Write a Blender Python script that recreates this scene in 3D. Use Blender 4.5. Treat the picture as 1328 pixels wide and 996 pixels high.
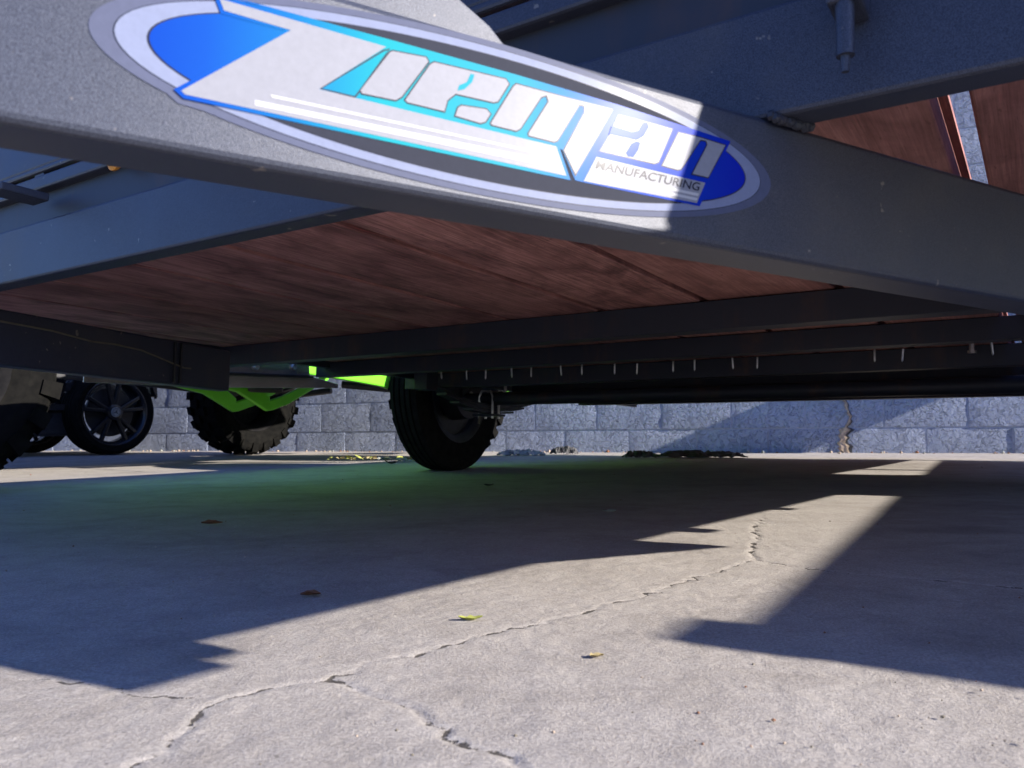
import bpy, bmesh, math, random
import numpy as np
from mathutils import Vector, Matrix
random.seed(7)
sc = bpy.context.scene
for o in list(bpy.data.objects):
    bpy.data.objects.remove(o)
COL = sc.collection

# ------------------------------------------------------------------ frames
CAM_H = 0.171
A = Vector((0.55650, 0.83075, -0.01318)).normalized()      # trailer axis, towards its rear
B = Vector((-0.83070, 0.55663, 0.01047)); B = (B - A * A.dot(B)).normalized()   # towards its left side
C = A.cross(B).normalized()
WN = Vector((0.3621, 0.9321, 0.0))       # horizontal, towards the block wall
WD = Vector((0.9321, -0.3621, 0.0))      # along the wall, to the right
SLOPE = 0.0288
WALL_D = 4.804

# ------------------------------------------------------------------ camera
cam = bpy.data.cameras.new('camera'); camo = bpy.data.objects.new('camera', cam); COL.objects.link(camo)
cam.sensor_fit = 'HORIZONTAL'; cam.sensor_width = 36.0; cam.lens = 1030.0 / 1328.0 * 36.0
cam.clip_start = 0.02; cam.clip_end = 500.0
camo.location = (0, 0, CAM_H); camo.rotation_euler = (math.radians(90 + 4.526), 0, 0)
cam.dof.use_dof = True; cam.dof.focus_distance = 1.1; cam.dof.aperture_fstop = 16.0
sc.camera = camo

# ------------------------------------------------------------------ light
KA, KB = 0.33, 2.30
SUN = (A * KA - B * KB + C).normalized()
sun_el = math.asin(SUN.z); sun_az = math.atan2(SUN.x, SUN.y)
world = bpy.data.worlds.new('World'); sc.world = world; world.use_nodes = True
nt = world.node_tree; bg = nt.nodes['Background']
sky = nt.nodes.new('ShaderNodeTexSky'); sky.sky_type = 'NISHITA'; sky.sun_disc = False
sky.sun_elevation = sun_el; sky.sun_rotation = sun_az
sky.air_density = 1.0; sky.dust_density = 0.3; sky.ozone_density = 6.0
hs = nt.nodes.new('ShaderNodeHueSaturation'); hs.inputs['Saturation'].default_value = 1.10; hs.inputs['Hue'].default_value = 0.520
nt.links.new(sky.outputs[0], hs.inputs['Color']); nt.links.new(hs.outputs[0], bg.inputs[0]); bg.inputs[1].default_value = 0.12
sl = bpy.data.lights.new('sun', 'SUN'); slo = bpy.data.objects.new('sun', sl); COL.objects.link(slo)
sl.energy = 5.0; sl.angle = math.radians(0.53); sl.color = (1.0, 0.93, 0.84)
slo.rotation_euler = (-SUN).to_track_quat('-Z', 'Y').to_euler(); slo.location = (3, -2, 6)
sc.view_settings.view_transform = 'Standard'; sc.view_settings.look = 'None'
sc.view_settings.gamma = 1.0; sc.view_settings.use_curve_mapping = False
sc.view_settings.exposure = 1.12
sc.cycles.use_adaptive_sampling = True; sc.cycles.adaptive_threshold = 0.02; sc.cycles.max_bounces = 6; sc.cycles.diffuse_bounces = 4; sc.cycles.glossy_bounces = 3; sc.cycles.transmission_bounces = 2

# ------------------------------------------------------------------ materials
def mat(name, base=(.5, .5, .5), rough=.6, metal=0.0, spec=0.5):
    m = bpy.data.materials.new(name); m.use_nodes = True
    n = m.node_tree.nodes; p = n['Principled BSDF']
    p.inputs['Base Color'].default_value = (*base, 1); p.inputs['Roughness'].default_value = rough
    p.inputs['Metallic'].default_value = metal; p.inputs['Specular IOR Level'].default_value = spec
    return m, n, m.node_tree.links, p
def coords(n, l, scale=(1, 1, 1), kind='Object'):
    tc = n.new('ShaderNodeTexCoord'); mp = n.new('ShaderNodeMapping'); mp.inputs['Scale'].default_value = scale
    l.new(tc.outputs[kind], mp.inputs[0]); return mp.outputs[0]
def noise(n, l, vec, scale, detail=4, rough=.6, dist=0.0):
    t = n.new('ShaderNodeTexNoise'); t.inputs['Scale'].default_value = scale; t.inputs['Detail'].default_value = detail
    t.inputs['Roughness'].default_value = rough; t.inputs['Distortion'].default_value = dist
    if vec is not None: l.new(vec, t.inputs['Vector'])
    return t.outputs['Fac']
def ramp(n, l, fac, stops):
    r = n.new('ShaderNodeValToRGB'); e = r.color_ramp.elements
    while len(e) < len(stops): e.new(.5)
    for i, (p, c) in enumerate(stops):
        e[i].position = p; e[i].color = (*c, 1) if len(c) == 3 else c
    l.new(fac, r.inputs[0]); return r.outputs[0]
def mix(n, l, fac, a, b, mode='MIX'):
    m = n.new('ShaderNodeMix'); m.data_type = 'RGBA'; m.blend_type = mode
    for k, v in ((0, fac), (6, a), (7, b)):
        if hasattr(v, 'links'): l.new(v, m.inputs[k])
        else: m.inputs[k].default_value = v if k == 0 else (*v, 1)
    return m.outputs[2]
def math_(n, l, op, a, b):
    m = n.new('ShaderNodeMath'); m.operation = op
    for k, v in ((0, a), (1, b)):
        if hasattr(v, 'links'): l.new(v, m.inputs[k])
        else: m.inputs[k].default_value = v
    return m.outputs[0]
def bump(n, l, p, h, strength=.5, dist=.002, prev=None):
    b = n.new('ShaderNodeBump'); b.inputs['Strength'].default_value = strength; b.inputs['Distance'].default_value = dist
    l.new(h, b.inputs['Height'])
    if prev is not None: l.new(prev, b.inputs['Normal'])
    l.new(b.outputs[0], p.inputs['Normal']); return b.outputs[0]
MT = {}
def m_concrete():
    m, n, l, p = mat('concrete', rough=.95, spec=.2)
    v = coords(n, l)
    big = noise(n, l, v, 1.3, 5, .65); mid = noise(n, l, v, 15, 5, .75); fine = noise(n, l, v, 420, 3, .75); grit = noise(n, l, v, 1500, 2, .6); pit = noise(n, l, v, 150, 2, .5)
    c = ramp(n, l, big, [(.3, (.335, .305, .275)), (.7, (.415, .380, .345))])
    c = mix(n, l, .55, c, ramp(n, l, mid, [(.28, (.27, .245, .222)), (.5, (.375, .345, .315)), (.72, (.46, .43, .395))]), 'MIX')
    st = noise(n, l, coords(n, l, (1, 1.6, 1)), 3.1, 6, .7, .6)
    c = mix(n, l, ramp(n, l, st, [(.50, (0, 0, 0)), (.70, (.52, .52, .52))]), c, (.19, .168, .148))
    c = mix(n, l, .6, c, ramp(n, l, fine, [(.34, (.30, .30, .30)), (.66, (.72, .72, .72))]), 'OVERLAY')
    c = mix(n, l, .4, c, ramp(n, l, grit, [(.33, (.30, .30, .30)), (.68, (.74, .74, .74))]), 'OVERLAY')
    c = mix(n, l, ramp(n, l, pit, [(.70, (0, 0, 0)), (.76, (.5, .5, .5))]), c, (.12, .105, .09))
    at = n.new('ShaderNodeAttribute'); at.attribute_name = 'tint'
    c = mix(n, l, math_(n, l, 'MAXIMUM', at.outputs['Fac'], 0.0), c, (.56, .52, .47))
    c = mix(n, l, math_(n, l, 'MAXIMUM', math_(n, l, 'MULTIPLY', at.outputs['Fac'], -1.0), 0.0), c, (.06, .052, .045))
    ck = n.new('ShaderNodeAttribute'); ck.attribute_name = 'crack'
    e1 = noise(n, l, v, 170, 4, .7); e2 = noise(n, l, v, 38, 2, .5); e3 = noise(n, l, v, 110, 3, .6)
    dd = math_(n, l, 'ADD', ck.outputs['Fac'], math_(n, l, 'MULTIPLY', math_(n, l, 'SUBTRACT', e1, .5), .009))
    dd = math_(n, l, 'ADD', dd, math_(n, l, 'MULTIPLY', math_(n, l, 'SUBTRACT', e2, .50), .012))
    gap = ramp(n, l, math_(n, l, 'MULTIPLY', dd, 100.0), [(.05, (.9, .9, .9)), (.125, (0, 0, 0))])
    rimm = math_(n, l, 'MULTIPLY', ramp(n, l, math_(n, l, 'MULTIPLY', ck.outputs['Fac'], 100.0), [(.25, (1, 1, 1)), (.95, (0, 0, 0))]), ramp(n, l, e3, [(.48, (0, 0, 0)), (.64, (.38, .38, .38))]))
    c = mix(n, l, rimm, c, (.60, .56, .51)); c = mix(n, l, gap, c, (.055, .048, .042))
    l.new(c, p.inputs['Base Color'])
    b1 = bump(n, l, p, fine, .6, .0013); b2 = bump(n, l, p, grit, .5, .0006, b1); hh = math_(n, l, 'SUBTRACT', math_(n, l, 'MULTIPLY', rimm, .12), gap); bump(n, l, p, hh, .6, .0025, b2)
    return m
def m_paint(name, base, fleck, rough=.42, metal=.35, scale=1100, bstr=.25):
    m, n, l, p = mat(name, base, rough, metal)
    v = coords(n, l); f = noise(n, l, v, scale, 2, .5); d = noise(n, l, v, 6, 5, .6); k_ = noise(n, l, v, 75, 3, .5)
    c = ramp(n, l, f, [(.38, base), (.66, fleck)])
    c = mix(n, l, ramp(n, l, d, [(.52, (0, 0, 0)), (.78, (.40, .40, .40))]), c, (.12, .108, .095))
    c = mix(n, l, ramp(n, l, k_, [(.705, (0, 0, 0)), (.735, (.5, .5, .5))]), c, (.34, .30, .25))
    l.new(c, p.inputs['Base Color'])
    l.new(math_(n, l, 'ADD', math_(n, l, 'MULTIPLY', d, .25), rough - .12), p.inputs['Roughness'])
    bump(n, l, p, f, bstr, .0007); return m
def m_rusty(name):
    m, n, l, p = mat(name, (.03, .032, .037), .5, .1)
    v = coords(n, l, (3, 9, 1.5)); f = noise(n, l, v, 1.6, 4, .6); v2 = coords(n, l); d = noise(n, l, v2, 40, 5, .7)
    msk = math_(n, l, 'MULTIPLY', ramp(n, l, f, [(.53, (0, 0, 0)), (.70, (.8, .8, .8))]), ramp(n, l, d, [(.35, (.1, .1, .1)), (.65, (.8, .8, .8))]))
    l.new(mix(n, l, msk, (.024, .028, .042), (.10, .05, .032)), p.inputs['Base Color'])
    bump(n, l, p, d, .25, .001); return m
def m_wood():
    m, n, l, p = mat('stained_wood', rough=.72, spec=.3)
    oi = n.new('ShaderNodeObjectInfo'); tc = n.new('ShaderNodeTexCoord'); ad = n.new('ShaderNodeVectorMath'); ad.operation = 'ADD'
    cb = n.new('ShaderNodeCombineXYZ'); mr = math_(n, l, 'MULTIPLY', oi.outputs['Random'], 37.0)
    l.new(mr, cb.inputs[0]); l.new(mr, cb.inputs[2]); l.new(tc.outputs['Object'], ad.inputs[0]); l.new(cb.outputs[0], ad.inputs[1])
    mp = n.new('ShaderNodeMapping'); mp.inputs['Scale'].default_value = (.55, 11, 11); l.new(ad.outputs[0], mp.inputs[0])
    w = n.new('ShaderNodeTexNoise'); w.inputs['Scale'].default_value = 1.6; w.inputs['Detail'].default_value = 3; w.inputs['Distortion'].default_value = .25; l.new(mp.outputs[0], w.inputs['Vector'])
    rings = n.new('ShaderNodeMath'); rings.operation = 'SINE'; l.new(math_(n, l, 'MULTIPLY', w.outputs['Fac'], 75.0), rings.inputs[0])
    mp2 = n.new('ShaderNodeMapping'); mp2.inputs['Scale'].default_value = (9, 330, 330); l.new(ad.outputs[0], mp2.inputs[0])
    fib = noise(n, l, mp2.outputs[0], 1.4, 4, .7)
    mp3 = n.new('ShaderNodeMapping'); mp3.inputs['Scale'].default_value = (5, 9, 9); l.new(ad.outputs[0], mp3.inputs[0])
    blot = noise(n, l, mp3.outputs[0], 1.5, 5, .65, .5)
    rings2 = n.new('ShaderNodeMath'); rings2.operation = 'MULTIPLY_ADD'; rings2.inputs[1].default_value = .5; rings2.inputs[2].default_value = .5
    l.new(rings.outputs[0], rings2.inputs[0])
    c = ramp(n, l, rings2.outputs[0], [(.0, (.42, .195, .168)), (.6, (.47, .225, .195)), (1., (.53, .262, .225))])
    c = mix(n, l, .75, c, ramp(n, l, fib, [(.32, (.24, .24, .24)), (.68, (.72, .72, .72))]), 'OVERLAY')
    mp5 = n.new('ShaderNodeMapping'); mp5.inputs['Scale'].default_value = (60, 260, 260); l.new(ad.outputs[0], mp5.inputs[0])
    c = mix(n, l, ramp(n, l, noise(n, l, mp5.outputs[0], 1.0, 2, .5), [(.66, (0, 0, 0)), (.72, (.6, .6, .6))]), c, (.10, .045, .04))
    c = mix(n, l, .85, c, ramp(n, l, blot, [(.32, (.12, .12, .14)), (.60, (.60, .60, .60))]), 'OVERLAY')
    c = mix(n, l, math_(n, l, 'MULTIPLY', oi.outputs['Random'], .55), c, (.30, .13, .11))
    vk = n.new('ShaderNodeTexVoronoi'); vk.inputs['Scale'].default_value = 1.0; mp4 = n.new('ShaderNodeMapping'); mp4.inputs['Scale'].default_value = (2.4, 4.6, .01); l.new(ad.outputs[0], mp4.inputs[0]); l.new(mp4.outputs[0], vk.inputs['Vector'])
    c = mix(n, l, ramp(n, l, vk.outputs['Distance'], [(.05, (.85, .85, .85)), (.13, (0, 0, 0))]), c, (.07, .03, .024))
    l.new(c, p.inputs['Base Color']); b1 = bump(n, l, p, fib, .4, .0015); bump(n, l, p, rings2.outputs[0], .12, .001, b1); return m
def m_block():
    m, n, l, p = mat('painted_block', rough=.8, spec=.3)
    oi = n.new('ShaderNodeObjectInfo'); tc = n.new('ShaderNodeTexCoord'); ad = n.new('ShaderNodeVectorMath'); ad.operation = 'ADD'
    cb = n.new('ShaderNodeCombineXYZ'); mr = math_(n, l, 'MULTIPLY', oi.outputs['Random'], 53.0)
    l.new(mr, cb.inputs[0]); l.new(mr, cb.inputs[1]); l.new(tc.outputs['Object'], ad.inputs[0]); l.new(cb.outputs[0], ad.inputs[1]); v = ad.outputs[0]
    big = noise(n, l, v, 5, 3, .5, .4); mid = noise(n, l, v, 26, 4, .6, .9); fine = noise(n, l, v, 120, 3, .65)
    chip = ramp(n, l, mid, [(.50, (0, 0, 0)), (.555, (1, 1, 1))])
    c = ramp(n, l, big, [(.3, (.325, .375, .50)), (.7, (.425, .475, .595))])
    c = mix(n, l, math_(n, l, 'MULTIPLY', oi.outputs['Random'], .4), c, (.28, .325, .43))
    c = mix(n, l, math_(n, l, 'MULTIPLY', ramp(n, l, mid, [(.66, (0, 0, 0)), (.72, (1, 1, 1))]), .35), c, (.36, .33, .30))
    l.new(c, p.inputs['Base Color'])
    rough_ = noise(n, l, v, 48, 5, .72); b1 = bump(n, l, p, rough_, 1.0, .022); b2 = bump(n, l, p, chip, 1.0, .010, b1); bump(n, l, p, fine, .6, .006, b2); return m
def m_rubber(name, base=(.010, .010, .011)):
    m, n, l, p = mat(name, base, .95, 0, .03)
    v = coords(n, l); d = noise(n, l, v, 30, 5, .6)
    l.new(ramp(n, l, d, [(.35, base), (.75, (base[0] * 2.2, base[1] * 2.1, base[2] * 1.9))]), p.inputs['Base Color']); bump(n, l, p, d, .2, .002); return m
def m_plain(name, base, rough=.5, metal=0., spec=.5, var=.25, scale=25, b=.1):
    m, n, l, p = mat(name, base, rough, metal, spec)
    v = coords(n, l); d = noise(n, l, v, scale, 4, .6)
    lo = tuple(x * (1 - var) for x in base); hi = tuple(min(1, x * (1 + var)) for x in base)
    l.new(ramp(n, l, d, [(.3, lo), (.7, hi)]), p.inputs['Base Color']); bump(n, l, p, d, b, .001); return m
MT['concrete'] = m_concrete()
MT['frame'] = m_paint('charcoal_frame_paint', (.017, .021, .038), (.066, .074, .104), .44, .15, 1900)
MT['under'] = m_rusty('dusty_dark_steel')
MT['wood'] = m_wood(); MT['block'] = m_block()
MT['mortar'] = m_plain('painted_mortar', (.36, .39, .46), .9, 0, .2, .2, 60, .6)
MT['tan'] = m_plain('bare_mortar', (.42, .33, .25), .95, 0, .2, .35, 90, .8)
MT['rubber'] = m_rubber('tyre_rubber'); MT['rubber2'] = m_rubber('dusty_tyre_rubber', (.006, .006, .006))
MT['black'] = m_plain('black_paint', (.012, .012, .014), .25, 0, .5, .2, 8, .02)
MT['dark'] = m_plain('dark_steel', (.022, .022, .025), .5, .0, .5, .4, 30, .15)
MT['zinc'] = m_plain('zinc_steel', (.66, .65, .62), .32, .9, .5, .15, 60, .1)
MT['alu'] = m_plain('aluminium_sheet', (.72, .71, .69), .2, .9, .5, .12, 12, .05)
MT['green'] = m_plain('lime_green_plastic', (.17, .66, .03), .35, 0, .5, .06, 9, .03)
MT['chrome'] = m_plain('chrome_trim', (.75, .75, .76), .15, 1., .5, .05, 20, .0)
MT['amber'] = m_plain('amber_lens', (.75, .30, .04), .25, 0, .5, .1, 40, .0)
MT['rope'] = m_plain('wire_sheath', (.17, .15, .11), .7, 0, .3, .2, 80, .1)
MT['leaf'] = m_plain('dry_leaf', (.42, .34, .17), .8, 0, .3, .35, 60, .2)
MT['leafg'] = m_plain('yellow_green_leaf', (.38, .40, .10), .7, 0, .3, .3, 60, .2)
MT['leafb'] = m_plain('brown_leaf', (.22, .10, .05), .8, 0, .3, .35, 60, .2)
MT['tarp'] = m_plain('dirty_plastic', (.040, .040, .043), .6, 0, .4, .5, 18, .3)
MT['vinyl'] = m_plain('vinyl_seat', (.05, .05, .055), .5, 0, .4, .15, 40, .1)
MT['board'] = m_plain('torn_card', (.30, .31, .28), .85, 0, .3, .3, 20, .2)

# ------------------------------------------------------------------ mesh helpers
class MB:
    def __init__(s): s.v = []; s.f = []; s.m = []
    def add(s, vs, fs, mi=0):
        k = len(s.v); s.v += [tuple(v) for v in vs]; s.f += [tuple(i + k for i in f) for f in fs]; s.m += [mi] * len(fs); return s
    def hexa(s, p, mi=0):    # p: 4 bottom (ccw) + 4 top
        return s.add(p, [(3, 2, 1, 0), (4, 5, 6, 7), (0, 1, 5, 4), (1, 2, 6, 5), (2, 3, 7, 6), (3, 0, 4, 7)], mi)
    def box(s, x0, x1, y0, y1, z0, z1, mi=0):
        return s.hexa([(x0, y0, z0), (x1, y0, z0), (x1, y1, z0), (x0, y1, z0), (x0, y0, z1), (x1, y0, z1), (x1, y1, z1), (x0, y1, z1)], mi)
    def tube(s, pts, r, n=8, mi=0, cap=True):
        pts = [Vector(p) for p in pts]; rs = r if isinstance(r, (list, tuple)) else [r] * len(pts); k0 = len(s.v); up = None
        for i, p in enumerate(pts):
            d = (pts[min(i + 1, len(pts) - 1)] - pts[max(i - 1, 0)]).normalized()
            if up is None: up = d.orthogonal().normalized()
            x = (up - d * d.dot(up)).normalized(); y = d.cross(x); up = x
            for j in range(n):
                t = 2 * math.pi * j / n; s.v.append(tuple(p + (x * math.cos(t) + y * math.sin(t)) * rs[i]))
        fs = []
        for i in range(len(pts) - 1):
            for j in range(n):
                a = k0 + i * n + j; b = k0 + i * n + (j + 1) % n; fs.append((a, b, b + n, a + n))
        if cap: fs += [tuple(k0 + j for j in reversed(range(n))), tuple(k0 + (len(pts) - 1) * n + j for j in range(n))]
        s.f += fs; s.m += [mi] * len(fs); return s
    def lathe(s, prof, c=(0, 0, 0), n=48, mi=0, closed=True, a0=0, a1=2 * math.pi):   # prof: (y along axle, r); axis = local y
        k0 = len(s.v); full = abs(a1 - a0 - 2 * math.pi) < 1e-6; nn = n if full else n + 1
        for i in range(nn):
            t = a0 + (a1 - a0) * i / n
            for (y, r) in prof: s.v.append((c[0] + r * math.cos(t), c[1] + y, c[2] + r * math.sin(t)))
        P = len(prof); fs = []
        for i in range(n):
            i2 = (i + 1) % nn
            for j in range(P if closed else P - 1):
                j2 = (j + 1) % P; fs.append((k0 + i * P + j, k0 + i * P + j2, k0 + i2 * P + j2, k0 + i2 * P + j))
        s.f += fs; s.m += [mi] * len(fs); return s
    def prism(s, poly, h0, h1, fn, mi=0):    # fn(u, v, h) -> point
        n = len(poly); vs = [fn(u, v, h0) for u, v in poly] + [fn(u, v, h1) for u, v in poly]
        return s.add(vs, [tuple(reversed(range(n))), tuple(range(n, 2 * n))] + [(i, (i + 1) % n, (i + 1) % n + n, i + n) for i in range(n)], mi)
    def build(s, name, mats, parent=None, smooth=False, bevel=0, seg=2):
        me = bpy.data.meshes.new(name); bm = bmesh.new(); vs = [bm.verts.new(v) for v in s.v]
        for f, mi in zip(s.f, s.m):
            try: q = bm.faces.new([vs[i] for i in f]); q.material_index = mi; q.smooth = smooth
            except ValueError: pass
        bmesh.ops.recalc_face_normals(bm, faces=bm.faces[:])
        bmesh.ops.triangulate(bm, faces=[f for f in bm.faces if len(f.verts) > 4])
        bm.to_mesh(me); bm.free()
        if smooth: me.set_sharp_from_angle(angle=math.radians(38))
        for m in (mats if isinstance(mats, (list, tuple)) else [mats]): me.materials.append(MT[m] if isinstance(m, str) else m)
        o = bpy.data.objects.new(name, me); COL.objects.link(o); o.parent = parent
        if bevel:
            md = o.modifiers.new('bevel', 'BEVEL'); md.width = bevel; md.segments = seg; md.limit_method = 'ANGLE'; md.angle_limit = math.radians(40)
        return o
def tag(o, label, cat, group=None, kind=None):
    if label: o['label'] = label
    if cat: o['category'] = cat
    if group: o['group'] = group
    if kind: o['kind'] = kind
    return o
def empty(name, mw, label, cat, group=None):
    o = bpy.data.objects.new(name, None); COL.objects.link(o); o.matrix_world = mw; o.empty_display_size = .1
    return tag(o, label, cat, group)
def copy_to(o, parent, loc=None, rot=None):
    c = o.copy(); COL.objects.link(c); c.parent = parent
    if loc is not None: c.location = loc
    if rot is not None: c.rotation_euler = rot
    for ch in [x for x in bpy.data.objects if x.parent == o]:
        d = ch.copy(); COL.objects.link(d); d.parent = c
    return c
def frame(x, y, z, o):
    return Matrix(((x.x, y.x, z.x, o.x), (x.y, y.y, z.y, o.y), (x.z, y.z, z.z, o.z), (0, 0, 0, 1)))
def dist_w(x, y): return WN.x * x + WN.y * y
def ground_z(x, y):
    d = dist_w(x, y); d = max(-1.5, min(5.2, d)); return SLOPE * d
CAMP = Vector((0, 0, CAM_H))
def W(a, b, c=0.): return CAMP + A * a + B * b + C * c       # trailer coordinates -> world

# ------------------------------------------------------------------ ground
def make_ground():
    def axis(lo, f0, f1, hi, fine, grow, mx):
        xs = list(np.arange(f0, f1, fine)); st = fine; x = xs[-1]
        while x < hi: st = min(st * grow, mx); x += st; xs.append(x)
        st = fine; x = f0; left = []
        while x > lo: st = min(st * grow, mx); x -= st; left.append(x)
        return np.array(left[::-1] + xs)
    X = axis(-60, -.48, .56, 60, .0023, 1.05, 8); Y = axis(-60, .36, .98, 60, .0023, 1.04, 8)
    gx, gy = np.meshgrid(X, Y); d = np.clip(WN.x * gx + WN.y * gy, -1.5, 5.2); z = SLOPE * d
    rs = np.random.RandomState(3)
    def vnoise(x, y, s, seed):
        r = np.random.RandomState(seed).rand(256, 256); u = x * s; v = y * s; i = np.floor(u).astype(int); j = np.floor(v).astype(int)
        fu = u - i; fv = v - j; fu = fu * fu * (3 - 2 * fu); fv = fv * fv * (3 - 2 * fv)
        g = lambda a, b: r[a % 256, b % 256]
        return (g(i, j) * (1 - fu) + g(i + 1, j) * fu) * (1 - fv) + (g(i, j + 1) * (1 - fu) + g(i + 1, j + 1) * fu) * fv
    near = np.exp(-np.maximum(0, np.hypot(gx, gy - .6) - .8) * 1.2)
    rel = (vnoise(gx, gy, 130, 1) - .5) * .0006 + (vnoise(gx, gy, 45, 2) - .5) * .0007
    z = z + rel * near + (vnoise(gx, gy, 2.3, 4) - .5) * .006 * (np.hypot(gx, gy) < 30)
    tint = (vnoise(gx, gy, 9, 5) - .5) * .12
    CR1 = [(-.215, .36), (-.189, .416), (-.182, .445), (-.19, .492), (-.178, .519), (-.15, .54), (-.121, .549), (-.108, .586), (-.071, .608), (-.05, .632), (-.032, .649), (-.009, .665), (.038, .709), (.056, .722), (.1, .772), (.145, .815), (.177, .86), (.232, .914), (.275, .971), (.303, 1.002)]
    CR2 = [(.303, 1.002), (.331, 1.106), (.371, 1.217), (.39, 1.306), (.451, 1.441)]
    CR3 = [(.303, 1.002), (.34, .946), (.366, .92), (.399, .895), (.446, .871), (.482, .848), (.515, .822), (.60, .78)]
    CR4 = [(-.121, .549), (-.096, .526), (-.074, .508), (-.054, .484), (-.039, .463), (-.031, .445), (-.01, .431), (.01, .411), (.04, .37)]
    CR5 = [(-.19, .515), (-.233, .52), (-.258, .531), (-.29, .545), (-.327, .554), (-.40, .575)]
    def pdist(poly, jit, seed):
        P = [poly[0]]
        r = np.random.RandomState(seed)
        for p, q in zip(poly, poly[1:]):
            k = max(2, int(math.hypot(q[0] - p[0], q[1] - p[1]) / .009))
            for t in range(1, k + 1): P.append((p[0] + (q[0] - p[0]) * t / k + r.uniform(-jit, jit), p[1] + (q[1] - p[1]) * t / k + r.uniform(-jit, jit)))
        best = np.full(gx.shape, 9.); P = np.array(P)
        for p, q in zip(P, P[1:]):
            x0, x1 = min(p[0], q[0]) - .05, max(p[0], q[0]) + .05; y0, y1 = min(p[1], q[1]) - .05, max(p[1], q[1]) + .05
            i0, i1 = np.searchsorted(X, (x0, x1)); j0, j1 = np.searchsorted(Y, (y0, y1))
            sx = gx[j0:j1, i0:i1] - p[0]; sy = gy[j0:j1, i0:i1] - p[1]; dx, dy = q - p; L = dx * dx + dy * dy + 1e-12
            t = np.clip((sx * dx + sy * dy) / L, 0, 1); dd = np.hypot(sx - t * dx, sy - t * dy)
            best[j0:j1, i0:i1] = np.minimum(best[j0:j1, i0:i1], dd)
        return best
    pres = vnoise(gx, gy, 34, 12) * .6 + vnoise(gx, gy, 90, 14) * .4; cd = np.full(gx.shape, .05)
    for k, (poly, jit, w, dep) in enumerate([(CR1, .006, .75, .0006), (CR2, .006, 1.2, .0012), (CR3, .003, .8, .0008), (CR4, .004, 1.1, .0012), (CR5, .005, .4, .0003)]):
        D = pdist(poly, jit, 20 + k); z = z - dep * np.exp(-(D / .0035) ** 2) + (.00025 * w) * np.exp(-((D - .006) / .004) ** 2) * np.clip((pres - .5) * 5, 0, 1); cd = np.minimum(cd, D / w)
    for (cx, cy, rx, ry, s) in [(.693, 1.254, .09, .05, .35), (-.9, 2.2, .5, .2, .12), (1.3, 3.2, .4, .3, .15), (.95, 2.2, .2, .15, .1)]:
        q = ((gx - cx) / rx) ** 2 + ((gy - cy) / ry) ** 2; tint = tint - s * np.exp(-q * q)
    ny, nx = gx.shape; me = bpy.data.meshes.new('ground')
    co = np.stack([gx, gy, z], -1).reshape(-1, 3).astype(np.float32)
    idx = np.arange(ny * nx).reshape(ny, nx); q = np.stack([idx[:-1, :-1], idx[:-1, 1:], idx[1:, 1:], idx[1:, :-1]], -1).reshape(-1, 4)
    me.vertices.add(len(co)); me.vertices.foreach_set('co', co.ravel()); me.loops.add(q.size); me.loops.foreach_set('vertex_index', q.ravel().astype(np.int32))
    me.polygons.add(len(q)); me.polygons.foreach_set('loop_start', np.arange(0, q.size, 4, dtype=np.int32)); me.polygons.foreach_set('use_smooth', np.ones(len(q), bool))
    me.update(calc_edges=True)
    at = me.attributes.new('tint', 'FLOAT', 'POINT'); at.data.foreach_set('value', np.clip(tint, -.9, .9).ravel().astype(np.float32))
    at = me.attributes.new('crack', 'FLOAT', 'POINT'); at.data.foreach_set('value', cd.ravel().astype(np.float32))
    me.materials.append(MT['concrete']); o = bpy.data.objects.new('ground', me); COL.objects.link(o); o['kind'] = 'structure'; print('ground', nx, ny)
make_ground()

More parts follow.
